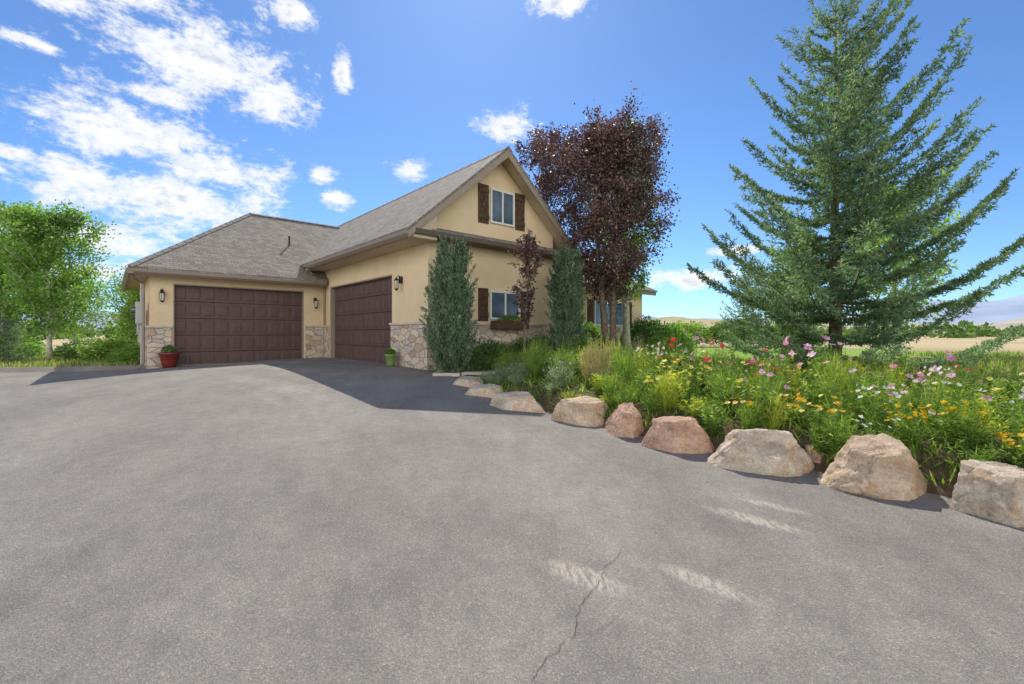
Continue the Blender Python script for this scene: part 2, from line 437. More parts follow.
g = Geo()
for i in range(8):
    x0 = -1.75+i*.62; y0 = 10.0+.12*i
    z = gbase(x0, y0)
    g.box(x0, x0+.6, y0, y0+.9, z-.1, z+.07)
tag(g.obj('walkway', M_CONC, bevel=.012), 'pale concrete walk along the house front', None, None, 'structure')

g = Geo()
for i in range(13):
    for j in range(12):
        x0, x1 = 4.5+i*1.1, 4.5+(i+1)*1.1; y0, y1 = 13.0+j*1.2, 13.0+(j+1)*1.2
        g.face([(a, b, gbase(a, b)+.03) for a, b in [(x0,y0),(x1,y0),(x1,y1),(x0,y1)]])
tag(g.obj('lawn', M_LAWN, fix=False), 'bright green mown lawn behind the garden', None, None, 'structure')

def hills(name, r0, r1, a0, a1, hf, mat, nr=26, na=160, label=''):
    g = Geo()
    for i in range(na+1):
        a = math.radians(a0+(a1-a0)*i/na)
        for j in range(nr+1):
            f = j/nr; r = r0+(r1-r0)*f
            x, y = r*math.sin(a), r*math.cos(a)
            e = sstep(0, .08, i/na)*(1-sstep(.92, 1, i/na))
            z = hf(math.degrees(a))*e*math.sin(math.pi*min(1, f*1.0))**1.2*(1+.35*mnoise.fractal(Vector((x/r0*5, y/r0*5, 0)), 1, 2, 5))
            g.v.append((x, y, z-1))
    for i in range(na):
        for j in range(nr):
            a = i*(nr+1)+j; g.f.append((a, a+nr+1, a+nr+2, a+1)); g.mi.append(0)
    tag(g.obj(name, mat, smooth=True), label, None, None, 'structure')
hills('mountains', 2200, 4200, -75, 75, lambda a: 118+30*math.sin(a*.13+1.2)+30*sstep(35, 60, a)-40*sstep(-5,-25,a), m_hill((.30,.37,.50), (.40,.46,.56), .004), label='hazy blue mountains on the horizon')  # distance haze is painted into the bluish base colours
hills('hill', 300, 620, 8, 42, lambda a: 13*sstep(44, 20, a)+2, m_hill((.32,.29,.17), (.50,.42,.26), .03), label='low tan grassy hill')
hills('hill', 900, 1700, 20, 75, lambda a: 24+6*math.sin(a*.4), m_hill((.32,.33,.27), (.50,.44,.34), .01), label='low brown foothill under the mountains')

# ------------------------------------------------------------------ house
house = empty('house', (C[0], C[1], 0), 'single-storey tan stucco house with brown garage doors and shingle roof', 'house', math.radians(41.5))
TH = .22; RD0, RD1 = 1.88, 6.55; RT = 2.48
LD0, LD1 = -4.38, -.69; LT = 2.34; LW = -4.92; LV = 7.15
g = Geo()
g.box(0, TH, TH, RD0, -.5, 3.14); g.box(0, TH, RD1, LV+.3, -.5, 3.14); g.box(0, TH, RD0, RD1, RT, 3.14)
g.box(4.4-TH, 4.4, TH, 14, -.5, 3.3)
g.prism([(0,-.5),(4.4,-.5),(4.4,3.8),(2.2,5.68),(0,3.8)], 'y', 0, TH)
g.prism([(0,-.5),(4.4,-.5),(4.4,3.8),(2.2,5.68),(0,3.8)], 'y', 13.8, 14)
g.obj('wall', M_STUC, house)
g = Geo()
g.box(LW, LD0, LV, LV+TH, -.5, 2.56); g.box(LD1, -.002, LV, LV+TH, -.5, 2.56); g.box(LD0, LD1, LV, LV+TH, LT, 2.56)
g.box(LW, LW+TH, LV+TH, 13.4, -.5, 2.56); g.box(LW, 0, 13.42, 13.42+TH, -.5, 2.56)
g.obj('wall', M_STUC, house)
g = Geo()
g.box(4.41, 14, 3, 3+TH, -.5, 2.8); g.box(14-TH, 14, 3+TH, 11, -.5, 2.8); g.box(4.41, 14, 11, 11+TH, -.5, 2.8)
g.obj('wall', M_STUC, house)
g = Geo(); g.box(TH+.1, 4.1, TH+.02, 13.7, -.4, -.02); g.obj('floor', M_CONC, house)
s = .07; e = .11
def stone(boxes, caps):
    G = Geo()
    for q in boxes: G.box(*q)
    o = G.obj('stone_base', M_STONE, house, bevel=.012)
    G = Geo()
    for q in caps: G.box(*q)
    if caps: G.obj('stone_cap', M_CONC, o, bevel=.01)
stone([(-s, -.003, -s, RD0-.04, -.5, 1.08), (-.003, 4.4+s, -s, -.003, -.5, 1.08)], [(-e, .0, -e, RD0-.02, 1.082, 1.14), (.002, 4.4+e, -e, -.003, 1.082, 1.14)])
stone([(-s, -.003, RD1+.04, LV-s-.003, -.5, 1.08), (LD1+.04, -.003, LV-s, LV-.003, -.5, 1.08)], [(-e, -.003, RD1+.02, LV-e-.003, 1.082, 1.14), (LD1+.02, -.003, LV-e, LV-.003, 1.082, 1.14)])
stone([(LW-s, LD0-.04, LV-s, LV-.003, -.5, 1.02), (LW-s, LW-.003, LV-.003, 13.4, -.5, 1.02)], [(LW-e, LD0-.02, LV-e, LV-.003, 1.022, 1.08), (LW-e, LW-.003, LV-.003, 13.4, 1.022, 1.08)])
stone([(4.48, 14+s, 3-s, 3-.003, -.5, 1.14)], [])

def garage_door(axis_, a0, a1, z0, z1, plane, rows=5, cols=10):
    def bx(G, p0, p1, d0, d1, q0, q1):
        if axis_ == 'y': G.box(plane+d0, plane+d1, p0, p1, q0, q1)
        else: G.box(p0, p1, plane+d0, plane+d1, q0, q1)
    g = Geo(); rh = (z1-z0)/rows; cw = (a1-a0)/cols
    g.cur = 1; bx(g, a0, a1, .03, .06, z0, z1); g.cur = 0
    for r in range(rows):
        q0, q1 = z0+r*rh+.009, z0+(r+1)*rh-.009
        bx(g, a0+.002, a1-.002, .006, .0295, q0, q1)
        for c in range(cols):
            p0, p1 = a0+c*cw+.045, a0+(c+1)*cw-.045
            k = .025; dp = -.008
            P = lambda p, d, q: (plane+d, p, q) if axis_ == 'y' else (p, plane+d, q)
            y0, y1 = q0+.075, q1-.075
            o = [(p0, y0), (p1, y0), (p1, y1), (p0, y1)]; n_ = [(p0+k, y0+k), (p1-k, y0+k), (p1-k, y1-k), (p0+k, y1-k)]
            g.face([P(a, dp, b) for a, b in n_])
            for i in range(4):
                j = (i+1) % 4
                g.face([P(o[i][0], .005, o[i][1]), P(o[j][0], .005, o[j][1]), P(n_[j][0], dp, n_[j][1]), P(n_[i][0], dp, n_[i][1])])
    d = g.obj('garage_door', [M_DOOR, M_DGROOVE], house)
    f = Geo()
    bx(f, a0, a0+.03, -.14, .03, z0, z1); bx(f, a1-.03, a1, -.14, .03, z0, z1); bx(f, a0+.03, a1-.03, -.14, .03, z1-.035, z1)
    f.obj('door_frame', M_TRIM, d)
    return d
garage_door('y', RD0, RD1, -.03, RT, .15, cols=12)
garage_door('x', LD0, LD1, -.22, LT, LV+.15)

# roofs
RZ = 5.86; ES = -.76; EE = 5.16; sl = (RZ-3.27)/2.96
g = Geo()
def slab(pts, t=.07):
    lo = [(p[0], p[1], p[2]-t) for p in pts]; b = len(g.v); n = len(pts)
    g.v += [tuple(p) for p in pts]+lo
    g.f.append(tuple(b+i for i in range(n))); g.f.append(tuple(b+n+i for i in reversed(range(n)))); g.mi += [g.cur]*2
    for i in range(n):
        j = (i+1) % n; g.f.append((b+i, b+j, b+n+j, b+n+i)); g.mi.append(g.cur)
v0, v1 = -.46, 14.4
slab([(ES,v0,3.27),(2.2,v0,RZ),(2.2,v1,RZ),(ES,v1,3.27)]); slab([(2.2,v0,RZ),(EE,v0,3.27),(EE,v1,3.27),(2.2,v1,RZ)])
roof = g.obj('roof', M_SHING, house)
g = Geo()
for sgn in (-1, 1):
    for i in range(36):
        a = v0+i*.41
        if a > v1-.3: break
        u0 = 2.2; g.face([(u0, a, RZ+.018), (u0+sgn*.15, a, RZ+.018-.15*sl), (u0+sgn*.15, a+.42, RZ+.008-.15*sl), (u0, a+.42, RZ+.008)])
g.obj('ridge_cap', M_SHING, roof)
g = Geo(); slab([(ES+.04,v0+.05,3.27+.04*sl-.075),(2.2,v0+.05,RZ-.075),(2.2,v1-.05,RZ-.075),(ES+.04,v1-.05,3.27+.04*sl-.075)], .06)
slab([(2.2,v0+.05,RZ-.075),(EE-.04,v0+.05,3.27+.04*sl-.075),(EE-.04,v1-.05,3.27+.04*sl-.075),(2.2,v1-.05,RZ-.075)], .06)
g.obj('soffit', M_SOFF, roof)
g = Geo()
zt = 3.27-.078
g.prism([(ES,zt),(2.2,RZ-.078),(2.2,RZ-.078-.20),(ES,zt-.16)], 'y', v0+.004, v0+.045)
g.prism([(2.2,RZ-.078),(EE,zt),(EE,zt-.16),(2.2,RZ-.078-.20)], 'y', v0+.004, v0+.045)
g.obj('rake_board', M_TRIM, roof)
g = Geo()
g.box(ES+.13, -.003, v0+.05, LV+.2, 3.06, 3.12); g.obj('soffit', M_SOFF, roof)
g = Geo(); g.prism([(ES+.13,3.125),(-.003,3.125),(-.003,3.7)], 'y', v0+.05, v0+.09); g.obj('rake_board', M_SOFF, roof)
def gutter(pts2, axis_, a0, a1, nm='gutter'):
    G = Geo(); G.prism(pts2, axis_, a0, a1); return G.obj(nm, M_GUT, roof, bevel=.006)
gutter([(ES+.12,3.05),(ES+.02,3.05),(ES-.05,3.12),(ES-.05,3.20),(ES+.12,3.20)], 'y', v0+.05, LV-.45)
gutter([(EE-.02,3.05),(EE+.07,3.12),(EE+.07,3.20),(EE-.02,3.20)], 'y', v0+.05, 2.5)
g = Geo(); p = .44
g.prism([(-.005,3.46),(-p,3.30),(-p,3.27),(-.005,3.27)], 'x', -.15, 4.55); g.obj('pent_roof', M_SHING, roof)
g = Geo(); g.box(-.60, 4.98, -p-.03, -.003, 3.14, 3.27-.004); g.obj('pent_fascia', M_TRIMD, roof, bevel=.01)

r = 3.7; e0, vv0 = -5.42, 6.65; EZ = 2.72; ps = .755; HZ = EZ+ps*r; HV = vv0+r; vb = vv0+2*r
g = Geo()
A = (e0,vv0,EZ); B = (1.6,vv0,EZ); Cc = (e0,vb,EZ); Dd = (1.6,vb,EZ); R0 = (e0+r,HV,HZ); R1 = (2.0,HV,HZ)
slab([A,B,R1,R0]); slab([Cc,A,R0]); slab([Dd,Cc,R0,R1])
roofL = g.obj('roof', M_SHING, house)
g = Geo()
def capline(a, b, w=.13, lift=.02):
    a = Vector(a); b = Vector(b); d = b-a; n = int(d.length/.3); d.normalize(); sd = d.cross(Vector((0,0,1))).normalized()
    for i in range(n):
        p0 = a+(b-a)*(i/n); p1 = a+(b-a)*((i+1.1)/n); up = Vector((0,0,lift)); dn = Vector((0,0,lift-w*.55))
        for sg in (-1, 1):
            g.face([p0+up*1.5, p0+sd*sg*w+dn*1.0+up*.5, p1+sd*sg*w+dn, p1+up])
capline(A, R0); capline(Cc, R0); capline(R0, R1)
g.obj('ridge_cap', M_SHING, roofL)
g = Geo(); g.box(e0+.13, -.9, vv0+.13, LV-.003, 2.56, 2.60); g.box(e0+.13, LW-.003, LV, vb-.13, 2.56, 2.60)
g.box(-.9, -.08, vv0+.13, LV-.003, 2.56, 2.60)
g.obj('soffit', M_SOFF, roofL)
g = Geo(); g.prism([(vv0+.12,2.5),(vv0+.02,2.5),(vv0-.05,2.57),(vv0-.05,2.66),(vv0+.12,2.66)], 'x', e0+.0, -.1); g.obj('gutter', M_GUT, roofL, bevel=.006)
g = Geo(); g.prism([(e0+.12,2.5),(e0+.02,2.5),(e0-.05,2.57),(e0-.05,2.66),(e0+.12,2.66)], 'y', vv0-.045, vb); g.obj('gutter', M_GUT, roofL, bevel=.006)
g = Geo(); g.tube([(-.8,8.5,4.0),(-.8,8.5,4.42)], [.035,.035], 12); g.tube([(-.8,8.5,4.42),(-.8,8.5,4.46)], [.045,.045], 12); g.obj('vent_pipe', M_BLACK, roofL)
g = Geo(); g.tube([(e0+.08,vv0+.12,2.5),(e0+.1,vv0+.2,2.42),(LW-.14,LV+.12,2.3),(LW-.14,LV+.12,0.0),(LW-.3,LV-.0,-.16)], [.04]*5, 6); g.obj('downspout', M_GUT, house)
g = Geo(); g.tube([(ES+.05,LV-.6,3.05),(ES+.15,LV-.55,2.9),(-.06,LV-.2,2.78),(-.06,LV-.2,-.1)], [.035]*4, 6); g.obj('downspout', M_GUT, house)
g = Geo(); z0 = 2.95; zr = 5.5
slab([(3.6,2.45,z0),(14.5,2.45,z0),(11.5,7,zr),(3.6,7,zr)]); slab([(14.5,2.45,z0),(14.5,11.6,z0),(11.5,7,zr)]); slab([(14.5,11.6,z0),(3.6,11.6,z0),(3.6,7,zr),(11.5,7,zr)])
roofM = g.obj('roof', M_SHING, house)
g = Geo(); g.box(5.2, 14.45, 2.5, 2.55, 2.72, 2.87); g.box(5.2, 14.4, 2.56, 2.98, 2.81, 2.86); g.obj('gutter', M_GUT, roofM)

def window(u0, u1, z0, z1, plane=0.0, shut=True, sw=.42, mull=True):
    f = Geo(); w = .05; y0, y1 = plane-.055, plane-.004
    f.box(u0, u0+w, y0, y1, z0, z1); f.box(u1-w, u1, y0, y1, z0, z1)
    f.box(u0+w, u1-w, y0, y1, z1-w, z1); f.box(u0+w, u1-w, y0, y1, z0, z0+w)
    if mull: m_ = (u0+u1)/2; f.box(m_-.025, m_+.025, y0+.006, y1, z0+w, z1-w)
    wnd = f.obj('window', M_WHITE, house, bevel=.004)
    q = Geo(); q.box(u0+w, u1-w, plane-.03, plane-.006, z0+w, z1-w)
    q.obj('window_pane', M_GLASS, wnd)
    if shut:
        for a in (u0-sw-.05, u1+.05):
            h = Geo(); n = 4; bw = sw/n; zb, zt_ = z0-.05, z1+.05
            for i in range(n): h.box(a+i*bw+.006, a+(i+1)*bw-.006, plane-.035, plane-.004, zb, zt_)
            zl, zu = zb+.12, zt_-.22
            for zz in (zl, zu): h.box(a+.01, a+sw-.01, plane-.062, plane-.036, zz, zz+.1)
            h.prism([(a+.02, zl+.103), (a+.12, zl+.103), (a+sw-.02, zu-.003), (a+sw-.12, zu-.003)], 'y', plane-.058, plane-.036)
            h.obj('shutter', M_SHUT, wnd, bevel=.004)
    return wnd
window(1.92, 2.78, 3.86, 4.80, sw=.36)
w2 = window(1.9, 3.0, 1.24, 2.02, sw=.34)
g = Geo(); g.box(1.85, 3.05, -.36, -.12, .98, 1.20); g.obj('window_box', M_SHUT, w2, bevel=.01)
window(6.6, 8.4, 1.2, 2.3, plane=3.0); window(10.2, 12.6, 1.2, 2.3, plane=3.0)

def lantern(u, v, z, facing):
    L_ = Geo()
    dx, dy = (-1, 0) if facing == 'x' else (0, -1)
    cx, cy = u+dx*.16, v+dy*.16
    L_.box(u-.04+dx*.04, u+.04+dx*.04, v-.04+dy*.04, v+.04+dy*.04, z-.02, z+.16)
    L_.tube([(u, v, z+.12), (u+dx*.1, v+dy*.1, z+.18), (cx, cy, z+.13)], [.012]*3, 6)
    L_.lathe([(.015,.12),(.075,.06),(.08,.045)], 6, (cx, cy, z)); L_.lathe([(.02,-.22),(.055,-.18),(.05,-.165)], 6, (cx, cy, z))
    for k in range(6):
        a = math.pi*2*k/6; L_.tube([(cx+.068*math.cos(a), cy+.068*math.sin(a), z+.05), (cx+.05*math.cos(a), cy+.05*math.sin(a), z-.17)], [.005]*2, 4)
    o = L_.obj('wall_lamp', M_BLACK, house)
    q = Geo(); q.lathe([(.04,-.163),(.058,.04)], 6, (cx, cy, z)); q.obj('lamp_glass', M_FROST, o)
lantern(-.005, 1.3, 2.2, 'x'); lantern(LD1+.36, LV, 1.95, 'y'); lantern(LD0-.27, LV, 1.98, 'y')
g = Geo(); g.box(LW-.30, LW-.075, 7.75, 8.15, 1.15, 1.8); g.box(LW-.24, LW-.075, 8.4, 8.9, .85, 1.6)
g.tube([(LW-.16,7.95,1.8),(LW-.16,7.95,2.55)], [.035]*2, 8); g.tube([(LW-.16,7.95,1.15),(LW-.16,7.95,-.2)], [.03]*2, 8)
mt = g.obj('utility_meter', M_GREY, house, bevel=.008)
g = Geo(); g.tube([(LW-.30,7.95,1.55),(LW-.40,7.95,1.55)], [.10,.095], 16); g.obj('meter_dial', M_GLASS, mt)

# ------------------------------------------------------------------ plants & trees
def deciduous(name, label, loc, H, Wd, cb, lm, bm, nl, ls, seed, nlimb=20, cat='tree', sx=1.0, tr=None, sig=.055, upright=.5, group=None, stems=1, dens_pow=1.0, droop=0):
    rg = np.random.default_rng(seed); rd = random.Random(seed)
    e = empty(name, loc, label, cat, rd.uniform(0, 6), group)
    g = Geo(); tr = tr or H*.016
    twigs = []
    lean = [(rd.uniform(-.03, .03), rd.uniform(-.03, .03)) for _ in range(stems)]
    for si in range(stems):
        ox, oy = (0, 0) if stems == 1 else (.12*math.cos(si*2.2), .12*math.sin(si*2.2))
        lx, ly = lean[si] if stems == 1 else (.07*math.cos(si*2.2)+lean[si][0]*.6, .07*math.sin(si*2.2)+lean[si][1]*.6)
        pts = []; rad = []
        for i in range(9):
            f = i/8; z = H*.9*f
            pts.append((ox+lx*z+.015*H*math.sin(f*5+seed)*f, oy+ly*z+.015*H*math.cos(f*4+seed*2)*f, z-.15*(i == 0)))
            rad.append(tr*(1-f)**.8*(1.35 if i == 0 else 1)+.008)
        g.tube(pts, rad, 9)
        nl_ = nlimb//stems
        for k in range(nl_):
            h = cb+(.93*H-cb)*((k+.3)/nl_)**.95
            f = min(h/(H*.9), .999)*8; i = int(f); ff = f-i
            p0 = Vector(pts[i]).lerp(Vector(pts[min(i+1, 8)]), ff)
            rel = (h-cb)/(H-cb)
            R = Wd/2*(math.sin(math.pi*min(1, (rel*.86+.14))**.85)**.7)*rd.uniform(.60, 1.12)
            az = k*2.4+rd.uniform(-.4, .4)
            rise = R*upright*rd.uniform(.7, 1.5)+.05*H
            if rel < .25 and droop: rise = -droop*R*rd.uniform(.2, 1)
            if h+rise > H*1.03: rise = max(.1, H*1.03-h)
            end = p0+Vector((math.cos(az)*R*sx, math.sin(az)*R, rise))
            mid = p0.lerp(end, .5)+Vector((rd.uniform(-.06,.06)*R, rd.uniform(-.06,.06)*R, .08*R*rd.uniform(-1,1.2)))
            r0 = max(.01, rad[i]*.5)
            lp = [p0, p0.lerp(mid, .5)+Vector((0,0,.03*R)), mid, mid.lerp(end, .5)+Vector((0,0,.03*R)), end]
            g.tube(lp, [r0, r0*.75, r0*.55, r0*.35, .005], 5)
            for q in range(9):
                s_ = .25+.75*(q+.5)/9; a_ = s_*4; ii = min(int(a_), 3); b0 = lp[ii].lerp(lp[ii+1], a_-ii)
                dv = Vector((rd.gauss(0,1), rd.gauss(0,1), rd.gauss(.3+upright*.3,.7))).normalized()*(R*.34+.12)*rd.uniform(.5, 1.2)
                b1 = b0+dv
                g.tube([b0, b1], [r0*.22+.002, .003], 3, False)
                twigs.append((b0, b1))
    g.obj('trunk', bm, e, smooth=True)
    A = np.array([t[0][:] for t in twigs]); B = np.array([t[1][:] for t in twigs])
    wgt = rg.uniform(.15, 1.0, len(A))**dens_pow; wgt /= wgt.sum()
    ix = rg.choice(len(A), nl, p=wgt); f = rg.uniform(.1, 1.15, nl)[:, None]
    P = A[ix]+(B[ix]-A[ix])*f+rg.normal(size=(nl, 3))*sig*Wd*.5
    D = unit(B[ix]-A[ix])*.5+rg.normal(size=(nl, 3))*.8; D[:, 2] -= .3
    Q = leaves(P, D, rg.uniform(.7, 1.3, nl)*ls, rg.uniform(.55, .8, nl)*ls, rg)
    o = link(bpy.data.objects.new('crown', quads_mesh('crown', Q, lm))); o.parent = e
    return e

def spruce(label, loc, H, R, seed, dens=1.0, spacing=.27, nl_=.095, group=None, name='spruce_tree', nw=.024, tw=1.0, step=.10, skip=0, bias=0, lift=0, nd=1.0, nbm=0):
    rg = np.random.default_rng(seed); rd = random.Random(seed)
    e = empty(name, loc, label, 'tree', 0, group)
    g = Geo()
    g.tube([(0,0,-.2),(0.02,0,H*.25),(0,.03,H*.5),(.03,0,H*.75),(.0,0,H)], [.017*H,.013*H,.009*H,.005*H,.008], 10)
    A = []; B = []
    z = .045*H
    while z < H*.985:
        rel = z/H
        nb = (7 if rel < .4 else 6 if rel < .8 else 5)-nbm
        off = rd.uniform(0, 6.28)
        tier = rd.uniform(.82, 1.10)
        for k in range(nb):
            az = off+k*2*math.pi/nb+rd.uniform(-.35, .35)
            if rd.random() < skip*(.3+1.3*rel) and rel < .93: continue
            Lb = (R*(1-rel)**.74*(1 if rel > .22 else .90+.45*rel)+.10)*tier*rd.uniform(.66, 1.10)*(1+bias*math.cos(az+.35)*(.35+1.3*rel))
            zz = z+rd.uniform(-.28, .28)*spacing
            asc = -.05+.74*rel**1.0+lift*rel*(1-rel)*2+rd.uniform(-.07, .09)
            cur = .20+rd.uniform(-.05,.20)
            n = max(4, int(Lb/.16)); pts = []
            kink = rd.uniform(-.12, .12)
            for i in range(n+1):
                f = i/n; rr = Lb*f
                a2 = az+kink*f*f
                pts.append(Vector((math.cos(a2)*rr, math.sin(a2)*rr, zz+asc*rr-.10*Lb*math.sin(f*math.pi)+cur*Lb*f**2.4)))
            g.tube(pts, [max(.004, (.010+.007*Lb)*(1-i/n)) for i in range(n+1)], 4, False)
            for i in range(n):
                if i/n > .08: A.append(pts[i]); B.append(pts[i+1])
            m = max(4, int(Lb/step*dens))
            for i in range(m):
                f = .08+.90*(i+.5)/m
                a_ = f*n; ii = min(int(a_), n-1); b0 = pts[ii].lerp(pts[ii+1], a_-ii); fw = (pts[ii+1]-pts[ii]).normalized()
                side = fw.cross(Vector((0,0,1))).normalized()*(1 if i % 2 else -1)
                tl = tw*(.13+.30*Lb*.44*math.sin(min(1, (1-f)*1.5+.14)*math.pi*.5))*rd.uniform(.6, 1.2)
                d = (side*.80+fw*rd.uniform(.5,.9)+Vector((0,0,rd.uniform(-.35,.12)))).normalized()
                b1 = b0+d*tl*.6; b2 = b1+(d+Vector((0,0,.10))+fw*.2).normalized()*tl*.45
                A.append(b0); B.append(b1); A.append(b1); B.append(b2)
                if tl > .20:
                    for sg in (-1, 1):
                        for bb, ll in ((b0.lerp(b1, .5), .32), (b1, .38)):
                            d3 = (d+fw*sg*.8+Vector((0,0,-.10))).normalized(); A.append(bb); B.append(bb+d3*tl*ll)
        z += spacing*(1-.40*rel)*rd.uniform(.85, 1.2)
    A.append(Vector((0,0,H*.97))); B.append(Vector((0,0,H*1.03)))
    g.obj('trunk', M_BARK, e, smooth=True)
    A = np.array([a[:] for a in A]); B = np.array([b[:] for b in B]); ln = np.linalg.norm(B-A, axis=1)
    cnt = np.maximum(3, (ln/.019*dens*nd).astype(int)); ix = np.repeat(np.arange(len(A)), cnt); n = len(ix)
    f = rg.uniform(0, 1, n)[:, None]; ax = unit(B-A)[ix]
    P = A[ix]+(B-A)[ix]*f
    D = ax*.65+unit(rg.normal(size=(n, 3)))*.85; D[:, 2] += .20
    Q = leaves(P, D, rg.uniform(.7, 1.25, n)*nl_, nw, rg)
    print('spruce needles', n)
    o = link(bpy.data.objects.new('crown', quads_mesh('crown', Q, L_SPRUCE))); o.parent = e
    return e

spruce('tall open-branched blue-green spruce behind the flower garden', (7.95, 11.2, gbase(8.1, 11)), 9.2, 3.95, 23, spacing=.50, skip=.10, bias=.12, lift=.20, nw=.030, nl_=.105, tw=.92, step=.085, nd=1.15)

def juniper(loc, H, R, seed, label):
    rg = np.random.default_rng(seed); rd = random.Random(seed)
    e = empty('juniper_tree', loc, label, 'tree', rd.uniform(0, 6), 'columnar junipers by the house wall')
    g = Geo(); g.tube([(0,0,-.1),(0,0,H*.5),(0,0,H*.9)], [.07,.05,.01], 8)
    A = []; B = []
    for k in range(380):
        h = rg.uniform(.0, .88)*H; rel = h/H
        rr = R*min(1, .72+rel*1.5)*(1-rel**4.0)**.7
        az = rd.uniform(0, 6.283); rad = rr*rd.uniform(.35, .86)*(1+.12*math.sin(az*3+h*2))
        p0 = np.array([math.cos(az)*rad*.55, math.sin(az)*rad*.55, h-.05]); p1 = np.array([math.cos(az)*rad*1.08, math.sin(az)*rad*1.08, h+rd.uniform(.22, .5)])
        p1[2] = min(p1[2], H*1.02)
        A.append(p0); B.append(p1)
        if k % 3 == 0: g.tube([tuple(p0*[.2,.2,1]-[0,0,.1]), tuple(p0), tuple(p1)], [.02,.012,.003], 4, False)
    A = np.array(A); B = np.array(B); n = 36000; ix = rg.integers(0, len(A), n); f = rg.uniform(-.1, 1.05, n)[:, None]
    P = A[ix]+(B-A)[ix]*f+rg.normal(size=(n, 3))*.05*(1.2-f)
    D = unit((B-A)[ix])*.7+rg.normal(size=(n, 3))*.42; D[:, 2] += .45
    Q = leaves(P, D, rg.uniform(.05, .11, n), .023, rg)
    g.obj('trunk', M_BARK, e)
    o = link(bpy.data.objects.new('crown', quads_mesh('crown', Q, L_JUN))); o.parent = e
juniper((-1.36, 10.3, -.05), 3.02, .66, 3, 'broad columnar blue-green juniper at the garage corner')
juniper((1.50, 12.45, 0), 3.15, .60, 4, 'narrow columnar blue-green juniper beside the gable wall')

deciduous('plum_tree', 'large purple-leaved tree beside the gable', (2.95, 13.6, 0), 6.9, 3.4, 1.3, L_PLUM, M_BARK, 42000, .085, 21, 38, stems=2, sig=.085, upright=.95, dens_pow=1.1)
deciduous('plum_tree', 'purple-leaved tree rising behind the gable roof', (1.20, 16.1, 0), 7.6, 2.6, 3.0, L_PLUM, M_BARK, 11000, .085, 28, 24, sig=.06, upright=1.2, dens_pow=1.4)
deciduous('plum_tree', 'small slender purple-leaved tree before the gable wall', (.3, 11.3, 0), 3.25, .72, .9, L_PLUM, M_BARK, 2600, .065, 23, 16, sig=.08, upright=1.6, tr=.03)
deciduous('aspen_tree', 'green-leaved aspen standing behind the purple trees', (4.6, 18.2, 0), 9.1, 3.1, 1.6, L_GREEN, M_BARKP, 12000, .12, 24, 24, sig=.08, upright=.9)
deciduous('aspen_tree', 'leafy pale green aspen behind the spruce', (14.0, 16.5, 0), 6.2, 3.4, .8, L_LIGHT, M_BARKP, 10000, .12, 25, 22, sig=.09)
deciduous('aspen_tree', 'small pale green tree near the spruce', (11.0, 17.5, 0), 4.2, 3.0, .4, L_LIGHT, M_BARKP, 8000, .11, 26, 18, sig=.1)
deciduous('poplar_tree', 'full round light green poplar beyond the driveway', (-18.9, 18.6, -.28), 5.9, 3.9, .9, L_GREEN, M_BARKP, 20000, .12, 31, 32, sig=.075, dens_pow=1.5, upright=.9)
deciduous('poplar_tree', 'light green poplar beyond the driveway', (-23.2, 20.8, -.28), 5.4, 4.2, 1.0, L_GREEN, M_BARKP, 12000, .14, 32, 24, sig=.08, dens_pow=1.4)
for i, (x, y, h, w) in enumerate([(-15.6,19.5,3.0,2.8),(-17.6,22.5,3.8,3.0),(-20.3,25,4.2,3.4),(-13.9,17.6,2.3,2.2),(-24.0,25,3.6,4.0)]):
    deciduous('young_tree', 'young light green tree near the driveway edge', (x, y, -.28), h, w, .3, L_LIGHT if i % 2 else L_GREEN, M_BARKP, 7000, .11, 40+i, 16, sig=.10, group='young trees beyond the driveway', dens_pow=1.2, upright=.8)
spruce('small blue spruce at the edge of the driveway', (-17.3, 15.6, -.28), 1.5, .75, 51, 1.0, .12, .07, name='small_spruce', nbm=1)
spruce('young green spruce on the lawn', (11.2, 22.0, 0), 3.6, 1.5, 52, .7, .25, .1, name='small_spruce')

def shrub_mesh(seed, lm, H=1, R=.6, n=3500, ls=.07, asp=.5):
    rg = np.random.default_rng(seed)
    k = 26; c = unit(rg.normal(size=(k, 3)))*np.array([R*.62, R*.62, H*.36]); c[:, 2] = np.abs(c[:, 2])*1.3+H*.18
    ix = rg.integers(0, k, n); d = unit(rg.normal(size=(n, 3)))
    P = c[ix]+d*np.array([R*.34, R*.34, H*.2])*rg.uniform(.5, 1.1, n)[:, None]
    P[:, 2] = np.maximum(P[:, 2], .01)
    D = d+rg.normal(size=(n, 3))*.5; D[:, 2] += .5
    return quads_mesh('shrub', leaves(P, D, rg.uniform(.7,1.3,n)*ls, ls*asp, rg), lm)
SH = [shrub_mesh(61, L_SHRUB), shrub_mesh(62, L_GREEN), shrub_mesh(63, L_SHRUB, n=4200, ls=.06), shrub_mesh(64, L_LIGHT)]
def put_shrub(mi, x, y, sx, sz, label='rounded dark green shrub', z=None, nm='shrub', group=None):
    o = link(bpy.data.objects.new(nm, SH[mi])); o.location = (x, y, gbase(x, y) if z is None else z); o.scale = (sx, sx, sz); o.rotation_euler = (0, 0, random.uniform(0, 6))
    tag(o, label, 'shrub', group); return o
for (u, v, s_, h) in [(1.0,-.75,.9,.75),(1.5,-.6,1.0,.85),(2.0,-.7,.9,.7),(2.6,-.6,1.0,.9),(3.2,-.8,1.0,1.0),(.7,-1.2,.7,.45),(3.8,-1.6,1.1,1.0),(4.6,-1.2,1.2,1.2),(5.6,-.3,1.4,1.4),(6.6,.6,1.4,1.3),(7.6,1.4,1.5,1.5)]:
    x, y = W(u, v); put_shrub(random.choice([0, 2, 0, 1]), x, y, s_, h, 'rounded green shrub against the house wall', group='shrubs along the house wall')
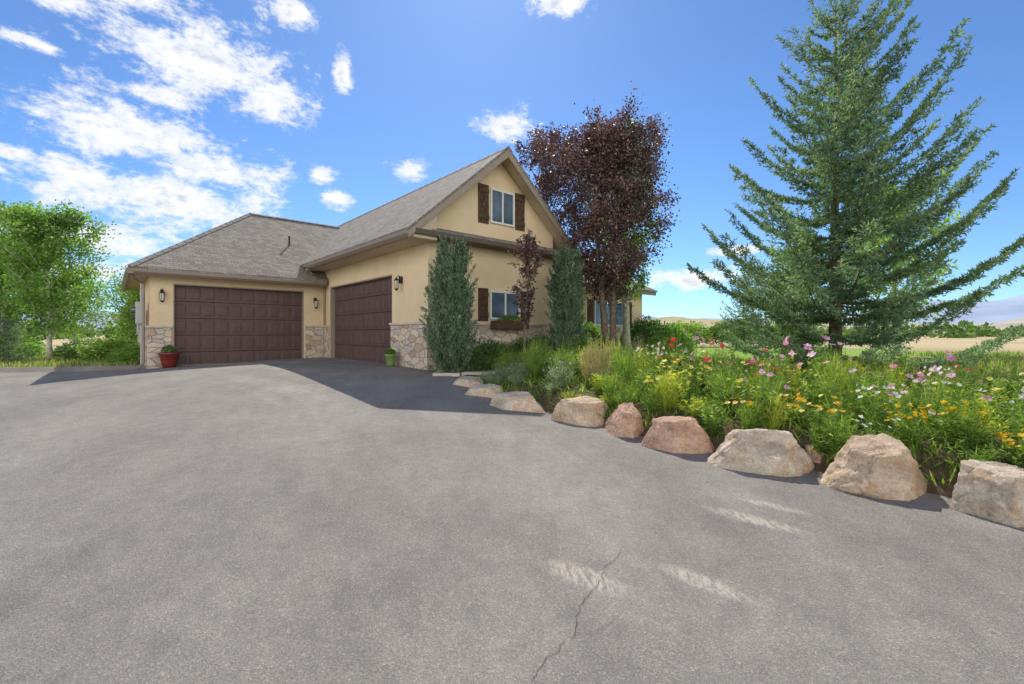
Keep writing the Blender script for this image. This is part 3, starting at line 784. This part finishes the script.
for (x, y, s_, h) in [(6.4,22,2.6,2.0),(8.4,28.0,3.2,1.9),(11.0,28.5,3.4,1.9),(7.0,30,3.4,2.6),(13.8,28.0,3.4,2.1),(16.4,27,3.0,1.9),(5.6,16.0,1.5,1.4)]:
    put_shrub(random.choice([0, 1, 2, 3]), x, y, s_, h, 'large green shrub at the lawn edge', group='shrubs at the lawn edge')
for (x, y, s_, h) in [(-13.0,15.6,1.3,.9),(-15.0,17,1.8,1.2),(-21,19,2.2,1.3),(-23.5,21,2.4,1.5),(-12.6,17.6,1.5,1.2),(-27,21,2.6,1.8),(-17.0,18.2,1.9,1.1)]:
    put_shrub(random.choice([1, 3, 0]), x, y, s_, h, 'green shrub beyond the driveway edge', group='shrubs beyond the driveway')
o = link(bpy.data.objects.new('window_box_plant', shrub_mesh(66, L_BED, .28, .3, 900, .04))); x, y = W(2.45, -.24); o.location = (x, y, 1.16); o.scale = (1.6, .6, .9); o.rotation_euler = (0,0,math.radians(41.5)); tag(o, 'trailing green plant in the brown window box', 'plant')

def pot(x, y, z, r, h, mat, label, plantm, pl):
    g = Geo(); g.lathe([(r*.62,0),(r*.78,h*.35),(r*.98,h*.85),(r*1.08,h*.88),(r*1.08,h),(r*.95,h),(r*.9,h*.9),(r*.1,h*.88)], 24)
    o = g.obj('flower_pot', mat, smooth=True); o.location = (x, y, z); tag(o, label, 'pot')
    p_ = link(bpy.data.objects.new('potted_plant', shrub_mesh(int(r*1000), plantm, h*.7, r*.85, 700, .045))); p_.location = (x, y, z+h*.88); tag(p_, pl, 'plant')
x, y = W(-4.5, 6.82); pot(x, y, gbase(x, y)+.012, .25, .44, M_POTR, 'glazed dark red pot beside the garage door', L_SHRUB, 'dark leafy plant in the red pot')
x, y = W(-.3, 1.35); pot(x, y, gbase(x, y)+.012, .15, .32, M_POTG, 'small green pot beside the garage door', L_BED, 'leafy green plant in the small pot')

def rock(x, y, w, d, h, seed, mi, label, rz=0, flat=False):
    rd = random.Random(seed); bm = bmesh.new(); bmesh.ops.create_icosphere(bm, subdivisions=6, radius=1)
    planes = []
    nside = 5 if flat else 6; lo, hi = (.52, .66) if flat else (.58, .78)
    for k in range(nside):
        a = k*2*math.pi/nside+rd.uniform(-.3, .3); n = Vector((math.cos(a), math.sin(a), rd.uniform(.05, .4 if flat else .7))).normalized(); planes.append((n, rd.uniform(lo, hi)))
    for _ in range(4 if flat else 6):
        n = Vector((rd.gauss(0,1), rd.gauss(0,1), rd.uniform(.4,1.4))).normalized(); planes.append((n, rd.uniform(.58,.76)))
    planes.append((Vector((rd.uniform(-.2,.2), rd.uniform(-.35,.05), 1)).normalized(), .46 if flat else .56)); planes.append((Vector((0,0,-1)), .45))
    for v in bm.verts:
        p = v.co*1.05
        for _ in range(2):
            for n, dd in planes:
                k = p.dot(n)-dd
                if k > 0: p = p-n*k*.93
        q = p*1.3+Vector((seed*3.1, 0, 0))
        rid = abs(mnoise.noise(q*2.2))
        p = p+p.normalized()*((.07 if flat else .11)*mnoise.fractal(q, 1, 2, 4)+.018*mnoise.fractal(q*6, .7, 2, 5)-.03*max(0, .12-rid)/.12)
        v.co = p
    xs_ = [v.co.x for v in bm.verts]; ys_ = [v.co.y for v in bm.verts]; zs_ = [v.co.z for v in bm.verts]
    cx, cy, cz = (max(xs_)+min(xs_))/2, (max(ys_)+min(ys_))/2, min(zs_)
    fx, fy, fz = w/(max(xs_)-min(xs_)), d/(max(ys_)-min(ys_)), (h+.06)/(max(zs_)-cz)
    for v in bm.verts: v.co = Vector(((v.co.x-cx)*fx, (v.co.y-cy)*fy, (v.co.z-cz)*fz))
    me = bpy.data.meshes.new('boulder'); bm.to_mesh(me); bm.free(); me.materials.append(ROCKM[mi]); me.polygons.foreach_set('use_smooth', [True]*len(me.polygons))
    o = link(bpy.data.objects.new('boulder', me)); o.location = (x, y, gbase(x, y)-.05); o.rotation_euler = (0, 0, rz); tag(o, label, 'rock', 'boulders edging the flower bed')
rock(-.90, 8.95, .9, .45, .15, 13, 2, 'low pale flat slab near the walk', -.85, True)
rock(-.46, 7.95, 1.0, .5, .19, 1, 2, 'long low pale slab at the bed end', -.75, True)
rock(.10, 6.98, 1.05, .5, .24, 2, 2, 'long low pale slab edging the bed', -.45, True)
rock(.92, 6.22, .84, .55, .32, 4, 0, 'tan boulder edging the bed', -.25)
rock(1.40, 5.66, .46, .5, .36, 5, 1, 'reddish upright boulder edging the bed', .2)
rock(1.86, 5.12, .80, .55, .34, 16, 1, 'tan and rust boulder edging the bed', -.3)
rock(2.46, 4.55, 1.06, .66, .37, 17, 2, 'broad grey-tan boulder edging the bed', -.2)
rock(3.00, 4.52, .22, .22, .20, 8, 1, 'small round stone between the boulders', .2)
rock(3.20, 4.02, .90, .62, .44, 18, 0, 'large tan boulder with rusty stain', -.05)
rock(3.86, 3.55, .88, .58, .36, 19, 2, 'large pale flat-topped boulder', -.05, True)
rock(4.80, 3.15, .8, .6, .38, 12, 0, 'tan boulder edging the bed', -.3)

def plant_mesh(seed, lm, H, R, nst, nlf, ll, lw, pm=None, nfl=0, fs=.04, stemup=1.0, hvar=.3):
    rg = np.random.default_rng(seed)
    az = rg.uniform(0, 2*np.pi, nst); out = np.sqrt(rg.uniform(0, 1, nst))*R
    hh = H*rg.uniform(1-hvar, 1.0, nst)*(1-.35*(out/R)**2)
    tip = np.stack([np.cos(az)*out, np.sin(az)*out, hh], 1); root = tip*np.array([.25, .25, 0])
    mid = (root+tip)/2*np.array([.8, .8, 1.1])
    Ls = [leaves(root, mid-root, np.linalg.norm(mid-root, axis=1)*1.1, .012, rg), leaves(mid, tip-mid, np.linalg.norm(tip-mid, axis=1), .009, rg)]
    n = nst*nlf; ix = np.repeat(np.arange(nst), nlf); f = rg.uniform(.08, .97, n)[:, None]
    P = np.where(f < .5, root[ix]+(mid-root)[ix]*f*2, mid[ix]+(tip-mid)[ix]*(f*2-1))
    a = rg.uniform(0, 2*np.pi, n); D = np.stack([np.cos(a), np.sin(a), rg.uniform(-.1, 1.1, n)*stemup], 1)
    Ls.append(leaves(P, D, rg.uniform(.6, 1.25, n)*ll*(1.25-.6*f[:, 0]), lw, rg))
    fl = None
    if pm is not None:
        sel = tip[rg.permutation(nst)[:nfl]]
        top = sel + np.stack([rg.normal(0, .02, len(sel)), rg.normal(0, .02, len(sel)), rg.uniform(.05, .13, len(sel))], 1); k = len(top)
        Ls.append(leaves(sel, top-sel, np.linalg.norm(top-sel, axis=1), .006, rg))
        N = unit(np.stack([rg.normal(0, .5, k), rg.normal(-.4, .5, k), np.ones(k)*.8], 1))
        T = unit(np.cross(N, rg.normal(size=(k, 3)))); S = np.cross(N, T); qs = []
        for j in range(7):
            an = 2*np.pi*j/7; d = T*np.cos(an)+S*np.sin(an)+N*.15; w = np.cross(N, d)
            s_ = fs*rg.uniform(.75, 1.15, k)[:, None]
            qs.append(np.stack([top, top+d*s_*.65+w*s_*.3, top+d*s_, top+d*s_*.65-w*s_*.3], 1))
        c = np.concatenate(qs); mi = np.zeros(len(c), int)
        h2 = np.stack([top+T*fs*.2, top+S*fs*.2, top-T*fs*.2, top-S*fs*.2], 1)+N[:, None, :]*.008
        fl = quads_mesh('blossoms', np.concatenate([c, h2]), [pm, P_CEN], np.concatenate([mi, np.ones(len(h2), int)]))
    fo = quads_mesh('foliage', np.concatenate(Ls), lm)
    return fo, fl
T = {}
T['leafy'] = [plant_mesh(70, L_BED, .60, .30, 36, 15, .10, .024), plant_mesh(71, L_YEL, .50, .28, 40, 15, .08, .018), plant_mesh(72, L_BED, .78, .24, 26, 18, .11, .016, hvar=.55), plant_mesh(73, L_BED, .70, .28, 34, 16, .12, .011, hvar=.5)]
T['yellow'] = [plant_mesh(75+i, L_YEL if i else L_BED, .58, .28, 40, 14, .075, .014, pm=P_YELLOW, nfl=15, fs=.032, hvar=.5) for i in range(2)]
T['orange'] = [plant_mesh(78+i, L_BED, .50, .28, 44, 14, .075, .018, pm=P_ORANGE, nfl=20, fs=.036, hvar=.45) for i in range(2)]
T['pink'] = [plant_mesh(82+i, L_BED, .98, .26, 24, 22, .085, .006, pm=P_PINK, nfl=8, fs=.046, hvar=.6) for i in range(2)]
T['red'] = [plant_mesh(85+i, L_BED, .92, .26, 24, 18, .085, .009, pm=P_RED, nfl=6, fs=.044, hvar=.6) for i in range(2)]
T['white'] = [plant_mesh(88, L_BED, .72, .26, 34, 14, .08, .011, pm=P_WHITE, nfl=12, fs=.028, hvar=.5)]
T['blue'] = [plant_mesh(90+i, L_BLUE, .42, .30, 70, 14, .055, .012, pm=P_PURPLE, nfl=10, fs=.018) for i in range(2)]
T['chart'] = [plant_mesh(93+i, L_YEL, .34, .24, 60, 14, .05, .014) for i in range(2)]
T['tan'] = [plant_mesh(96, L_TAN, .92, .26, 80, 7, .16, .007, hvar=.45, stemup=2.0)]
T['grass'] = [plant_mesh(98, L_YEL, .80, .26, 80, 6, .2, .007, hvar=.5, stemup=2.0), plant_mesh(99, L_BED, .82, .28, 90, 6, .2, .008, hvar=.5, stemup=2.0)]
LBL = {'leafy': ('leafy_plant', 'leafy green plant growing behind the boulders'), 'yellow': ('flowering_plant', 'green plant with small yellow daisies'),
       'orange': ('flowering_plant', 'green plant with orange-yellow blanket flowers'), 'pink': ('flowering_plant', 'tall feathery plant with pink cosmos flowers'),
       'red': ('flowering_plant', 'tall green plant with red flowers'), 'white': ('flowering_plant', 'green plant with small white flowers'),
       'blue': ('flowering_plant', 'mounded grey-green plant with tiny purple flowers'), 'chart': ('leafy_plant', 'low mounded yellow-green plant'),
       'tan': ('ornamental_grass', 'tall tan seeding grass clump'), 'grass': ('ornamental_grass', 'tall green grass clump')}
def put_plant(kind, x, y, z, s_):
    fo, fl = random.choice(T[kind]); nm, lb = LBL[kind]
    o = link(bpy.data.objects.new(nm, fo)); o.location = (x, y, z-.02); o.rotation_euler = (random.uniform(-.12,.12), random.uniform(-.12,.12), random.uniform(0, 6.28))
    o.scale = (s_*random.uniform(.9, 1.15), s_*random.uniform(.9, 1.15), s_*random.uniform(.75, 1.2)); tag(o, lb, 'plant', 'plants in the flower bed')
    if fl:
        b = link(bpy.data.objects.new('blossoms', fl)); b.parent = o; b['kind'] = 'stuff'
random.seed(12)
cnt = 0
s = 1.0
while s < 11.6:
    for t0 in (.36, .66, 1.0, 1.4, 1.9, 2.5, 3.2, 4.0):
        if t0 > 2 and s > 10.5: continue
        if random.random() < .07: continue
        t_ = t0+random.uniform(-.13, .13); ss = s+random.uniform(-.2, .2)
        x, y, z = bedp(ss, t_)
        q = random.random(); nn = mnoise.noise(Vector((x*.9, y*.9, 4.2)))
        if ss < 3.4:
            kind = 'blue' if q < .55 else ('chart' if q < .65 else 'leafy' if q < .85 else 'grass')
        elif ss < 4.8:
            kind = 'chart' if (t0 < .8 and q < .55) else ('tan' if q < .22 and t0 > .9 else 'grass' if q < .55 else 'leafy' if q < .85 else 'blue')
        elif nn > .05: kind = 'yellow' if q < .45 else 'leafy' if q < .78 else 'grass'
        elif nn < -.12: kind = 'orange' if q < .50 else 'leafy' if q < .82 else 'white'
        else: kind = 'leafy' if q < .38 else 'grass' if q < .50 else 'pink' if q < .68 else 'red' if q < .80 else 'white' if q < .90 else 'yellow'
        if ss > 4.8 and t0 > .9 and random.random() < .30: kind = random.choice(['pink', 'red', 'pink', 'white', 'grass'])
        sc = .70 if t0 < .5 else (.94 if t0 < 2.2 else .80)
        if kind in ('pink', 'red', 'tan') and t0 < .8: kind = 'orange' if ss > 6.5 else 'leafy'
        put_plant(kind, x, y, z, sc); cnt += 1
    s += .36
print('plants', cnt)
rg = np.random.default_rng(5); n = 26000; P = np.zeros((n, 3))
for i in range(n):
    P[i] = bedp(rg.uniform(.6, 11.8), rg.uniform(.12, 5.6)**1.0)
D = rg.normal(size=(n, 3))*.6; D[:, 2] = rg.uniform(.3, 1.2, n)
o = link(bpy.data.objects.new('ground_cover', quads_mesh('ground_cover', leaves(P, D, rg.uniform(.06, .2, n), .02, rg), L_BED))); tag(o, 'low leafy ground cover in the bed', None, None, 'stuff')
n = 42000; X = np.concatenate([rg.uniform(-32, -10.5, n//2), rg.uniform(1.5, 26, n//2)]); Y = np.concatenate([13.7+rg.uniform(0, 1, n//2)**1.5*9, 10+rg.uniform(0, 1, n//2)*7])
ok = np.ones(n, bool)
for i in range(n):
    dx, dy = X[i]-C[0], Y[i]-C[1]; u_, v_ = dx*U[0]+dy*U[1], dx*VV[0]+dy*VV[1]
    if -5.2 < u_ < 14.3 and v_ > -.1 and v_ < 15: ok[i] = False
    if Y[i] > 13 and 4.4 < X[i] < 14.5: ok[i] = False
X, Y = X[ok], Y[ok]; P = np.array([(a, b, gbase(a, b)) for a, b in zip(X, Y)]); D = rg.normal(size=(len(X), 3))*.35; D[:, 2] = 1
o = link(bpy.data.objects.new('grass', quads_mesh('grass', leaves(P, D, rg.uniform(.10, .30, len(X)), .035, rg), [L_TAN, L_BED], (rg.uniform(size=len(X)) < .6).astype(int)))); tag(o, 'unmown grass beyond the paving', None, None, 'stuff')
n = 9000; cen = []
for k in range(90):
    a = math.radians(random.choice([random.uniform(14, 52), random.uniform(-56, -36)])); r_ = random.uniform(110, 260); cen.append((r_*math.sin(a), r_*math.cos(a), 1.0, random.uniform(1.5, 3.2)))
cen = np.array(cen); ix = rg.integers(0, len(cen), n); d = unit(rg.normal(size=(n, 3)))*rg.uniform(.4, 1, n)[:, None]
P = cen[ix, :3]+d*cen[ix, 3:4]*np.array([1.3, 1.3, .8]); P[:, 2] = np.maximum(P[:, 2], 0)
o = link(bpy.data.objects.new('distant_trees', quads_mesh('distant_trees', leaves(P, rg.normal(size=(n, 3)), 1.1, .9, rg), L_SHRUB))); tag(o, 'far-off scattered dark green trees', None, None, 'stuff')

# ------------------------------------------------------------------ light & sky
EL, AZ = 47.0, -5.0
el, az = math.radians(EL), math.radians(AZ)
Lv = Vector((-math.sin(az)*math.cos(el), -math.cos(az)*math.cos(el), -math.sin(el)))
sun = bpy.data.lights.new('sun', 'SUN'); sun.energy = 5.0; sun.angle = math.radians(.5); sun.color = (1, .95, .87)
so = link(bpy.data.objects.new('sun', sun)); so.rotation_euler = Lv.to_track_quat('-Z', 'Y').to_euler(); so.location = (0, 20, 30)

world = bpy.data.worlds.new('World'); scene.world = world; world.use_nodes = True
wt = NT(world.node_tree); nodes = world.node_tree.nodes
for n_ in list(nodes): nodes.remove(n_)
sky = wt.n('ShaderNodeTexSky'); sky.sky_type = 'NISHITA'; sky.sun_disc = False
sky.sun_elevation = el; sky.sun_rotation = az; sky.altitude = 1900; sky.air_density = 1.0; sky.dust_density = .9; sky.ozone_density = 1.8
skc = wt.mix(1.0, sky.outputs[0], (.62, .85, 1.10), 'MULTIPLY')
bg1 = wt.n('ShaderNodeBackground', Color=skc, Strength=.15)
dirv = wt.n('ShaderNodeTexCoord').outputs['Generated']
sp = wt.n('ShaderNodeSeparateXYZ', Vector=dirv)
azn = wt.math('ARCTAN2', sp.outputs[0], sp.outputs[1]); eln = wt.math('ARCSINE', sp.outputs[2])
azd = wt.math('MULTIPLY', azn, 57.2958); eld = wt.math('MULTIPLY', eln, 57.2958)
cv = wt.n('ShaderNodeCombineXYZ', X=azd, Y=eld, Z=0.0).outputs[0]
stretch = wt.map(cv, (.095, .16, 1), (0, 0, .25))
nz = wt.n('ShaderNodeTexNoise', Vector=stretch, Scale=2.7, Detail=12.0, Roughness=.64, Distortion=.35)
nz2 = wt.n('ShaderNodeTexNoise', Vector=stretch, Scale=12.0, Detail=8.0, Roughness=.7)
nz3 = wt.n('ShaderNodeTexNoise', Vector=wt.map(stretch, loc=(.06, .10, 0)), Scale=5.0, Detail=6.0, Roughness=.6)
blobs = [(-34,26.2,9.5,4.0),(-39,30,5.2,2.4),(-28,24.6,5,2.8),(-38.5,22.3,5,1.0),(-40,18.8,9.0,2.9),(-33,16.6,7,2.4),(-37,12.8,11.5,3.1),(-43,14,5,1.8),(-43,8.8,7,2.0),(-47.5,15,1.6,.8),(-49,9.6,3.4,1.5),(-37,6.0,8,1.4),
         (-22.6,17.8,1.7,1.3),(-21.3,15.4,2.2,1.2),(-12.6,19.3,2.6,1.3),(-.6,24.4,4.6,1.9),(6,35.8,4.2,1.5),(-46.6,23.7,2.2,.6),(22,6.3,6.5,1.5),(-45,27.5,3,1.3),(-20.5,28,1.2,2.8),(-26,32.5,3.2,1.5),(27,9.2,4,.6),(-33,4.5,6,.9)]
def elld(a, e_, rx, ry):
    s1 = wt.n('ShaderNodeVectorMath', {'operation': 'SUBTRACT'}, i0=cv, i1=(a, e_, 0)).outputs[0]
    s2 = wt.n('ShaderNodeVectorMath', {'operation': 'MULTIPLY'}, i0=s1, i1=(1/rx, 1/ry, 0)).outputs[0]
    return wt.n('ShaderNodeVectorMath', {'operation': 'LENGTH'}, i0=s2).outputs['Value']
dm = None
for b_ in blobs:
    ln_ = elld(*b_); dm = ln_ if dm is None else wt.math('MINIMUM', dm, ln_)
azabs = wt.math('ABSOLUTE', azd)
back = wt.n('ShaderNodeMapRange', Value=azabs, From_Min=88.0, From_Max=115.0).outputs[0]  # unseen cloud deck added behind the camera as fill on the house walls
bel = wt.math('MULTIPLY', wt.n('ShaderNodeMapRange', Value=eld, From_Min=1.0, From_Max=5.0).outputs[0], wt.n('ShaderNodeMapRange', Value=eld, From_Min=40.0, From_Max=30.0).outputs[0])
back_fill = wt.math('MULTIPLY', back, bel)
core = wt.math('MAXIMUM', wt.math('SUBTRACT', 1.25, wt.math('MULTIPLY', dm, 1.25)), wt.math('SUBTRACT', wt.math('MULTIPLY', back_fill, 1.6), 1.0))
dens = wt.math('ADD', core, wt.math('MULTIPLY', wt.math('SUBTRACT', nz.outputs['Fac'], .5), 3.3))
dens = wt.math('ADD', dens, wt.math('MULTIPLY', wt.math('SUBTRACT', nz2.outputs['Fac'], .5), 1.7))
mask = wt.n('ShaderNodeMapRange', {'interpolation_type': 'SMOOTHSTEP'}, Value=dens, From_Min=-.12, From_Max=1.0).outputs[0]
und = wt.math('MULTIPLY', wt.n('ShaderNodeMapRange', Value=dens, From_Min=.6, From_Max=1.4).outputs[0], wt.n('ShaderNodeMapRange', Value=nz3.outputs['Fac'], From_Min=.42, From_Max=.60).outputs[0])
shade = wt.mix(und, (.99,.99,1.0), (.60,.67,.79))
st_ = wt.math('ADD', 1.06, wt.math('MULTIPLY', back, 2.3))  # added rear clouds are brightened to light the walls
bg2 = wt.n('ShaderNodeBackground', Color=wt.mix(back, shade, (1, .95, .87)), Strength=st_)
ms = wt.n('ShaderNodeMixShader', i0=mask); world.node_tree.links.new(bg1.outputs[0], ms.inputs[1]); world.node_tree.links.new(bg2.outputs[0], ms.inputs[2])
out = wt.n('ShaderNodeOutputWorld'); world.node_tree.links.new(ms.outputs[0], out.inputs[0])

cam = bpy.data.cameras.new('camera'); cam.lens = 16; cam.sensor_width = 36; cam.shift_y = -9/1024; cam.clip_end = 9000; cam.clip_start = .05
co = link(bpy.data.objects.new('camera', cam)); co.location = (0, 0, .87); co.rotation_euler = (math.radians(90), 0, 0)
scene.camera = co
